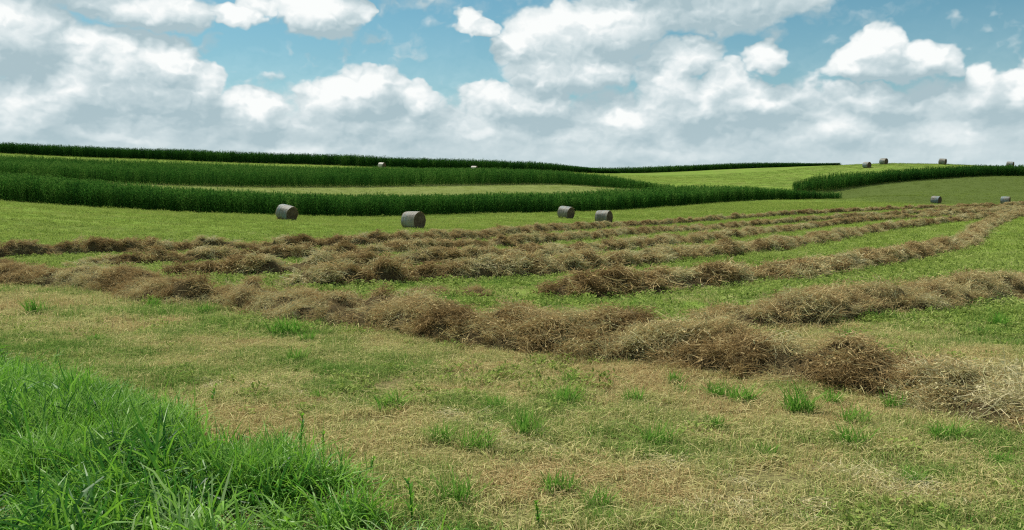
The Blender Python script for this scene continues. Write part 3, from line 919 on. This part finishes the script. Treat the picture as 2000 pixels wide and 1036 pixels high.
# ------------------------------------------------------------------ round bales
def bale_parts():
    nseg, nl = 40, 9
    D, Ln = 1.5, 1.4
    r = np.random.default_rng(3)
    body = Bag(); V, Fq = [], []
    def rad(a, x):
        rr = D / 2 * (1 - 0.035 * abs(2 * x / Ln) ** 6)
        rr *= 1 + 0.016 * math.sin(5 * a + 2 * x) + 0.010 * math.sin(11 * a - 3 * x)
        return rr
    def pt(a, x, k=1.0):
        q = rad(a, x) * k
        y, z = q * math.sin(a), q * math.cos(a)
        if z < -D / 2 * 0.86: z = -D / 2 * 0.86 + (z + D / 2 * 0.86) * 0.25      # flattened where it sits
        return (x, y * (1.02 if z < 0 else 1), z + D / 2 * 0.895)
    for i in range(nl):
        x = -Ln / 2 + Ln * i / (nl - 1)
        for j in range(nseg): V.append(pt(2 * math.pi * j / nseg, x))
    for i in range(nl - 1):
        for j in range(nseg): Fq.append((i * nseg + j, i * nseg + (j + 1) % nseg, (i + 1) * nseg + (j + 1) % nseg, (i + 1) * nseg + j))
    bm_ = mesh_from('bale_body', V, Fq, None, smooth=True)
    ends = []
    for s in (-1, 1):
        V, Fq = [], []
        rings = 12
        for i in range(rings):
            k = i / (rings - 1)
            for j in range(nseg):
                a = 2 * math.pi * j / nseg
                x = s * (Ln / 2 + 0.03 * (1 - k) + (0.012 * math.sin(k * 38 + a) if 0 < i < rings - 1 else -0.004))
                p = pt(a, s * Ln / 2, max(k, 0.01) * (1 if i < rings - 1 else 0.995)); V.append((x, p[1], p[2] if i else D / 2 * 0.895))
        for i in range(rings - 1):
            for j in range(nseg):
                q = (i * nseg + j, i * nseg + (j + 1) % nseg, (i + 1) * nseg + (j + 1) % nseg, (i + 1) * nseg + j)
                Fq.append(q if s < 0 else q[::-1])
        ends.append(mesh_from('end_face', V, Fq, M['end'], smooth=True))
    tw = []
    for x0 in (-0.5, -0.2, 0.12, 0.42):     # wrap bands standing slightly proud
        V, Fq = [], []
        for x in (x0 - 0.035, x0 + 0.035):
            for j in range(nseg):
                p = pt(2 * math.pi * j / nseg, x, 1.006); V.append(p)
        for j in range(nseg): Fq.append((j, (j + 1) % nseg, nseg + (j + 1) % nseg, nseg + j))
        tw.append(mesh_from('wrap_band', V, Fq, None, smooth=True))
    fr = Bag()
    for s in (-1, 1):
        for k in range(130):
            a = r.uniform(0, 6.283); p = np.array(pt(a, s * Ln / 2 * r.uniform(0.97, 1.0), r.uniform(0.9, 1.0)))
            d = np.array([s * r.uniform(0.2, 1), math.sin(a) * 0.5 + r.normal(0, 0.4), math.cos(a) * 0.5 + r.normal(0, 0.4)]); d /= np.linalg.norm(d)
            sd = np.cross(d, r.normal(0, 1, 3)); sd /= np.linalg.norm(sd)
            fr.strip([p, p + d * r.uniform(0.05, 0.13)], [sd, sd], [0.014, 0.006], r.uniform(0, 1), tip=False)
    return bm_, ends, tw, fr.mesh('straw_fringe', M['straw'])


body_me, end_mes, band_mes, fringe_me = bale_parts()
def with_mat(me, mt):
    c = me.copy(); c.materials.clear(); c.materials.append(mt); return c
SETS = {False: (with_mat(body_me, M['wrap']), [with_mat(b, M['wrap']) for b in band_mes]), True: (with_mat(body_me, M['wrap_pale']), [with_mat(b, M['wrap_pale']) for b in band_mes])}
BALE_LABELS = [
    'round hay bale leaning downhill hard against the front of the long corn strip',
    'biggest round hay bale standing alone on the mown field with dark end showing',
    'round hay bale close in front of the corn, beside the one at the hay row',
    'round hay bale sitting right at the uppermost hay row with a pale blue grey patch',
    'round hay bale on the olive slope, end face turned well into view',
    'round hay bale on the olive slope, mostly its curved side in view',
    'round hay bale on the bright slope just below the crest of the right hill',
    'round hay bale standing full against the sky on the crest of the right hill',
    'round hay bale rising against the sky from behind the dark corn strip',
    'round hay bale with just its top peeking over the corn on the right skyline',
    'pale sunlit round bale in front of the crest corn, whole side showing',
    'pale sunlit round bale sunk behind green corn near the low end of the left hill',
    'pale top of a round bale barely showing above corn where two strips meet',
]
for i, (u, v, d, yaw, size, lean) in enumerate(BALES):
    p = at(u, v, d); z = float(ground(p[0], p[1]))
    e_ = 1.5
    gxx = (float(ground(p[0] + e_, p[1])) - float(ground(p[0] - e_, p[1]))) / (2 * e_)
    gyy = (float(ground(p[0], p[1] + e_)) - float(ground(p[0], p[1] - e_))) / (2 * e_)
    o = bpy.data.objects.new('hay_bale', None); COL.objects.link(o)
    o.empty_display_size = 0.5
    o['label'], o['category'], o['group'] = BALE_LABELS[i], 'hay bale', 'round hay bales'
    az = math.radians(-yaw)
    along = gxx * math.cos(az) + gyy * math.sin(az)
    o.location = (p[0], p[1] + 0.5, z - 0.03)
    o.rotation_euler = (0, -math.atan(along) + math.radians(lean), az)
    o.scale = (size * 1.06,) * 3
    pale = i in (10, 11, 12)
    b = link('bale_body', SETS[pale][0], o)
    for q in SETS[pale][1]: link('wrap_band', q, b)
    for q in end_mes: link('end_face', q, o)
    if i < 6:
        kk = 60; aa = rng.uniform(0, 6.283, kk); qq = rng.uniform(0.72, 1.15, kk)
        lx, ly = qq * 0.85 * np.cos(aa), qq * 0.62 * np.sin(aa)
        scatter('loose_hay', C_TANGLE_FAR, np.c_[lx, ly, np.full(kk, 0.05)], flat_rot(kk, 0.2), rng.uniform(0.4, 0.8, kk), np.clip(rng.normal(0.3, 0.1, kk), 0, 1), parent=o, kind='stuff')
    link('straw_fringe', fringe_me, o, kind='stuff')['tint'] = 0.3

# ------------------------------------------------------------------ ground cover
def blades(seed, n, rad, lmin, lmax, wid, lean, bend, segs=2):
    r = np.random.default_rng(seed); b = Bag()
    for k in range(n):
        q, a = rad * math.sqrt(r.uniform()), r.uniform(0, 6.283)
        b.blade((q * math.cos(a), q * math.sin(a), -0.01), r.uniform(0, 6.283), abs(r.normal(0, lean)), r.uniform(*bend), r.uniform(lmin, lmax), wid * r.uniform(0.7, 1.3), segs, r.uniform(0, 1), r.normal(0, 0.15))
    return b


def litter(b, seed, n, rad, lmin, lmax, wid):
    r = np.random.default_rng(seed)
    for k in range(n):
        a = r.uniform(0, 6.283); d = np.array([math.cos(a), math.sin(a), r.normal(0, 0.16)])
        c = np.array([r.normal(0, rad * 0.6), r.normal(0, rad * 0.6), r.uniform(0.005, 0.035)]); L = r.uniform(lmin, lmax)
        sd = np.cross(d, (0, 0, 1)); sd /= np.linalg.norm(sd)
        b.strip([c - d * L / 2, c + np.array([0, 0, 0.012]), c + d * L / 2], [sd] * 3, [wid] * 3, r.uniform(0.2, 0.9), tip=False)
    return b


def leafy(seed, n, rad, h, size):
    r = np.random.default_rng(seed); b = Bag()
    for k in range(n):
        q, a = rad * math.sqrt(r.uniform()), r.uniform(0, 6.283)
        c = np.array([q * math.cos(a), q * math.sin(a), h * (1 - (q / rad) ** 2) * r.uniform(0.35, 1) + 0.01])
        d = np.array([math.cos(a + r.normal(0, 0.8)), math.sin(a + r.normal(0, 0.8)), r.normal(0.2, 0.5)]); d /= np.linalg.norm(d)
        sd = np.cross(d, (0, 0, 1)) + r.normal(0, 0.35, 3); sd /= np.linalg.norm(sd)
        s = size * r.uniform(0.7, 1.4)
        b.strip([c - d * s, c, c + d * s], [sd] * 3, [s * 0.4, s * 1.0, 0], r.uniform(0, 1))
    return b


C_STUB = proto_collection('stubble_protos', [litter(blades(300 + i, 46, 0.13, 0.03, 0.09, 0.0048, 0.45, (0.1, 0.8)), 350 + i, 9, 0.14, 0.05, 0.15, 0.004).mesh('stubble', M['stubble']) for i in range(8)])
C_LEAF = proto_collection('leafy_protos', [leafy(400 + i, 46, 0.13, 0.10, 0.016).mesh('leafy', M['alfalfa']) for i in range(6)])
C_FIELD = proto_collection('field_protos', [blades(450 + i, 40, 0.45, 0.06, 0.15, 0.022, 0.5, (0.2, 1.0)).mesh('field_grass', M['field']) for i in range(6)])


def wedge(n, y0, y1, umargin=180):
    """random points spread evenly over the ground between two distances, a little wider than the view"""
    y = np.sqrt(rng.uniform(y0 ** 2, y1 ** 2, n))
    a = rng.uniform(-(1000 + umargin) / F, (1000 + umargin) / F, n)
    return a * y, y


TALL_EDGE = np.array([[-9.5, 13.4], [-6.8, 11.0], [-4.8, 9.0], [-2.95, 7.1], [-1.9, 5.95], [-1.2, 5.4], [-0.68, 5.1], [-0.28, 4.65], [-0.05, 2.5]])


def tall_side(x, y): return path_dist(x, y, TALL_EDGE)      # >0 on the field side


# dry stubble and short green growth on the headland
def headland(y0, y1, n, sc):
    x, y = wedge(n, y0, y1)
    dr = dryness(x, y)
    patch = fbm(x * 0.55, y * 0.55, seed=61, o=4)
    bare = fbm(x * 3.4, y * 3.4, seed=63, o=3)
    ok = (rng.uniform(0, 1, n) < 0.30 + 0.70 * dr) & (tall_side(x, y) > -0.25) & (bare > -0.10 + 0.09 * rng.normal(0, 1, n))
    x, y, patch, dr = x[ok], y[ok], patch[ok], dr[ok]
    fine = fbm(x * 2.3, y * 2.3, seed=67, o=3)
    tint = 0.50 + 1.4 * patch + 1.0 * fine + rng.normal(0, 0.10, len(x)) - 0.3 * (1 - dr)
    k = len(x)
    s = sc * rng.uniform(0.7, 1.3, k)
    scatter('dry_stubble', C_STUB, np.c_[x, y, ground(x, y)], flat_rot(k), np.c_[s, s, s * rng.uniform(0.6, 1.3, k) * np.clip(1.0 - 1.1 * fine, 0.5, 1.6)], np.clip(tint, 0, 1),
            label='short dead tan stubble and litter over the bare headland', cat='stubble', kind='stuff')


headland(3.2, 12, 26000, 1.0)
headland(12, 26, 16000, 1.6)


def regrowth(y0, y1, n, sc, cover):
    x, y = wedge(n, y0, y1)
    dr = dryness(x, y)
    patch = fbm(x * 0.5, y * 0.5, seed=71, o=4) + 0.6 * fbm(x * 1.9, y * 1.9, seed=73, o=3)
    pr_ = np.clip((1 - dr) * cover * (0.75 + 1.6 * patch), 0, 1) + dr * np.clip(patch - 0.02, 0, 1) * 1.5
    ok = (rng.uniform(0, 1, n) < pr_) & (tall_side(x, y) > 0.1)
    x, y = x[ok], y[ok]; k = len(x)
    s = sc * rng.uniform(0.6, 1.35, k)
    tint = 0.45 + 0.8 * fbm(x * 0.8, y * 0.8, seed=77, o=3) + rng.normal(0, 0.13, k)
    scatter('alfalfa_regrowth', C_LEAF, np.c_[x, y, ground(x, y)], flat_rot(k), s, np.clip(tint, 0, 1),
            label='low leafy green regrowth between the hay rows', cat='clover', kind='stuff')


regrowth(4, 15, 9000, 1.0, 0.9)
regrowth(15, 34, 15000, 1.5, 0.9)
regrowth(34, 62, 9000, 2.0, 0.6)

x, y = wedge(46000, 22, 170, 60)
d6 = path_dist(x, y, sf)
ok = (d6 < -1.0) & (dryness(x, y) < 0.7) & (rng.uniform(0, 1, len(x)) > sstep(y, 90, 170) * 0.6)
x, y = x[ok], y[ok]; k = len(x)
scatter('field_grass', C_FIELD, np.c_[x, y, ground(x, y)], flat_rot(k), np.c_[np.ones((k, 2)), np.full((k, 1), 0.75)] * (rng.uniform(0.7, 1.3, k) * (0.7 + np.minimum(y, 120) / 110))[:, None], np.clip(0.46 + 0.8 * fbm(x * 0.12, y * 0.3, seed=81, o=4) + rng.normal(0, 0.15, k), 0, 1),
        label='short bright green grass of the mown field', cat='grass', kind='stuff')

x, y = wedge(34000, 130, 300, 60)
ok = np.ones(len(x), bool)
for fr_, bk_ in ((S1_FRONT, S1_BACK), (S2_FRONT, S2_BACK)):
    pf, pb = xy(fr_), xy(bk_)
    ok &= ~((path_dist(x, y, pf) > -1) & (path_dist(x, y, pb) < 1) & (x > pf[0][0] - 20) & (x < pf[-1][0] + 1))
x, y = x[ok], y[ok]; k = len(x)
sz = rng.uniform(1.6, 2.8, k)
olive_ = sstep(path_dist(x, y, hillfoot), -6, 14) * sstep(x, 55, 80)
scatter('field_grass', C_FIELD, np.c_[x, y, ground(x, y)], flat_rot(k), np.c_[sz, sz, sz * 0.4], np.clip(0.35 + 1.5 * fbm(x * 0.03, y * 0.22, seed=83, o=4) + rng.normal(0, 0.18, k) - 0.6 * olive_, 0, 1),
        label='short grass on the hay slopes between the corn strips', cat='grass', kind='stuff')

# tall lush grass on the verge
C_TALL = proto_collection('tall_protos', [blades(500 + i, 24, 0.12, 0.20, 0.52, 0.0155, 0.55, (0.8, 2.6), 4).mesh('tall_blades', M['tall']) for i in range(6)]
                          + [blades(520 + i, 40, 0.14, 0.15, 0.36, 0.010, 0.5, (0.4, 2.0), 3).mesh('fine_blades', M['tall']) for i in range(2)])
cx_ = rng.uniform(-11, 0.2, 2600); cy_ = rng.uniform(2.6, 13.6, 2600)
ok = (tall_side(cx_, cy_) < 0.0) & (np.abs(cx_) < 0.72 * cy_ + 0.6)
cx_, cy_ = cx_[ok], cy_[ok]
kx, ky = [], []
for a_, b_ in zip(cx_, cy_):                       # tussocks keep some distance from each other
    if all((a_ - p) ** 2 + (b_ - q) ** 2 > 0.105 for p, q in zip(kx, ky)): kx.append(a_); ky.append(b_)
kx, ky = np.array(kx), np.array(ky)
th_ = np.clip(rng.normal(0.98, 0.27, len(kx)), 0.5, 1.5); tt_ = 0.50 + 1.9 * fbm(kx * 0.8, ky * 0.8, seed=95, o=3) + rng.normal(0, 0.12, len(kx))
per = 15
ci = np.repeat(np.arange(len(kx)), per); k = len(ci)
dx, dy = rng.normal(0, 0.12, k), rng.normal(0, 0.12, k)
x, y = kx[ci] + dx, ky[ci] + dy
edge = 0.6 + 0.4 * sstep(-tall_side(x, y), 0.0, 0.5)
hs_ = 0.88 * th_[ci] * edge * rng.uniform(0.75, 1.15, k)
rot_ = np.c_[-dy * 2.6 + rng.normal(0, 0.12, k), dx * 2.6 + rng.normal(0, 0.12, k), np.zeros(k)]
tint = tt_[ci] + rng.normal(0, 0.08, k)
fx, fy = rng.uniform(-11, 0.3, 3000), rng.uniform(2.6, 13.6, 3000)      # low growth between the tussocks
ok = (tall_side(fx, fy) < 0.05) & (np.abs(fx) < 0.72 * fy + 0.6); fx, fy = fx[ok], fy[ok]
x = np.r_[x, fx]; y = np.r_[y, fy]
hs_ = np.r_[hs_, rng.uniform(0.3, 0.5, len(fx))]; tint = np.r_[tint, rng.normal(0.28, 0.15, len(fx))]
rot_ = np.vstack([rot_, flat_rot(len(fx), 0.25)])
scatter('tall_grass', C_TALL, np.c_[x, y, ground(x, y)], rot_, hs_, np.clip(tint, 0, 1),
        label='tall lush green grass on the verge beside the stubble', cat='grass', kind='stuff')

# soft bright clumps of finer grass within the verge
C_FINE = proto_collection('fine_protos', [blades(540 + i, 44, 0.15, 0.2, 0.42, 0.0105, 0.45, (0.4, 1.9), 3).mesh('soft_blades', M['tall']) for i in range(4)])
LUSH = [(60, 790, 0.9), (160, 830, 0.8), (250, 850, 0.55), (20, 860, 0.5), (130, 930, 0.4), (560, 940, 0.38), (500, 960, 0.28), (320, 870, 0.4)]
xs, ys, ts = [], [], []
for (u, v, r_) in LUSH:
    c = hit(u, v); kk = int(110 * r_ * r_) + 15
    xs.append(c[0] + rng.normal(0, r_ * 0.5, kk)); ys.append(c[1] + rng.normal(0, r_ * 0.5, kk)); ts.append(rng.normal(0.55, 0.08, kk))
x, y, tint = np.concatenate(xs), np.concatenate(ys), np.concatenate(ts)
ok = tall_side(x, y) < 0.0
x, y, tint = x[ok], y[ok], tint[ok]; k = len(x)
scatter('soft_grass', C_FINE, np.c_[x, y, ground(x, y)], flat_rot(k, 0.12), rng.uniform(0.8, 1.15, k), np.clip(tint, 0, 1),
        label='soft fine bright green grass clumps within the tall verge grass', cat='grass', kind='stuff')

# separate bright tufts growing through the stubble
TUFTS = [(835, 718, .26), (970, 803, .22), (1235, 786, .28), (1318, 748, .16), (1450, 786, .30), (1395, 836, .26), (1105, 790, .26), (1115, 750, .24),
         (1030, 852, .26), (1285, 870, .28), (1495, 890, .22), (1662, 872, .24), (1850, 862, .30), (1950, 905, .26), (1672, 832, .26), (1720, 692, .30),
         (1560, 806, .30), (1625, 790, .22), (640, 727, .16), (575, 708, .24), (185, 668, .2), (560, 655, .26), (600, 668, .2), (862, 862, .30), (930, 880, .26), (1092, 962, .26),
         (1165, 990, .30), (890, 985, .28), (1780, 945, .22), (1655, 668, .2), (1400, 775, .24), (300, 598, .3), (70, 612, .3), (400, 612, .26), (1080, 900, .2),
         (1950, 640, .28), (1240, 600, .22), (760, 800, .2), (620, 780, .18), (1180, 1020, .24), (1745, 800, .22), (1330, 770, .2)]
tuft_me = [blades(600 + i, 110, 0.22, 0.35, 1.0, 0.020, 0.30, (0.1, 0.9), 3).mesh('grass_tuft', M['tuft']) for i in range(6)]
for i, (u, v, s) in enumerate(TUFTS):
    c = hit(u, v)
    o = link('grass_tuft', tuft_me[i % 6], label='small bright green grass tuft growing up through tan stubble', cat='grass tuft', group='green tufts in the stubble')
    s *= (0.55 + 0.03 * c[1]) * (0.6 + 0.75 * ((i * 0.618) % 1))
    o['tint'] = 0.35 + 0.06 * (i % 5)
    o.location = (c[0], c[1], float(ground(*c)) - 0.01)
    o.scale = (s * (1.9 + 1.4 * ((i * 0.377) % 1)), s * 2.2, s * 1.05); o.rotation_euler = (0, 0, i * 2.4)

# weeds standing at the edge of the tall grass
def weed_stalk(u, v, h, seed, label):
    c = hit(u, v); r = np.random.default_rng(seed)
    o = bpy.data.objects.new('weed_stalk', None); COL.objects.link(o)
    o['label'], o['category'], o['group'] = label, 'weed', 'weeds at the grass edge'
    o.location = (c[0], c[1], float(ground(*c)) - 0.01)
    bx, by = r.normal(0, 0.12, 2)
    pts = [np.array([bx * (k / 5) ** 2 * h, by * (k / 5) ** 2 * h, h * k / 5]) for k in range(6)]
    V, Fq = [], []
    for i, p in enumerate(pts):
        for a in range(4): V.append(p + (0.006 - 0.0008 * i) * np.array([math.cos(a * math.pi / 2), math.sin(a * math.pi / 2), 0]))
    for i in range(5):
        for a in range(4): Fq.append((i * 4 + a, i * 4 + (a + 1) % 4, (i + 1) * 4 + (a + 1) % 4, (i + 1) * 4 + a))
    link('stem', mesh_from('stem', V, Fq, M['tall'], [0.3] * len(Fq)), o)['tint'] = 0.35
    for k in range(11):
        f = 0.25 + 0.72 * k / 10; i = min(int(f * 5), 4); p = pts[i] + (pts[i + 1] - pts[i]) * (f * 5 - i)
        b = Bag(); b.blade(p, k * 2.4 + r.normal(0, 0.3), r.uniform(0.4, 0.8), r.uniform(0.1, 0.7), h * r.uniform(0.2, 0.34) * (1.15 - 0.5 * f), 0.020, 3, r.uniform(0.2, 0.8))
        link('leaf', b.mesh('leaf', M['tall']), o)['tint'] = 0.4


weed_stalk(588, 885, 0.28, 1, 'tall dark green weed stalk rising beside the tall grass with stubble behind')
weed_stalk(632, 905, 0.22, 2, 'slender weed stalk just outside the tall grass, shorter than its neighbour')
weed_stalk(722, 935, 0.16, 3, 'thin short weed sprouting alone from dry stubble near tall grass')
weed_stalk(805, 1025, 0.26, 4, 'leafy upright weed at the tip of the tall grass patch')
weed_stalk(1052, 1034, 0.17, 5, 'solitary dark weed standing out in the tan stubble away from tall grass')
weed_stalk(415, 790, 0.18, 6, 'thin leaning weed in stubble behind the middle of the tall grass')

print('INSTANCES', COUNT)
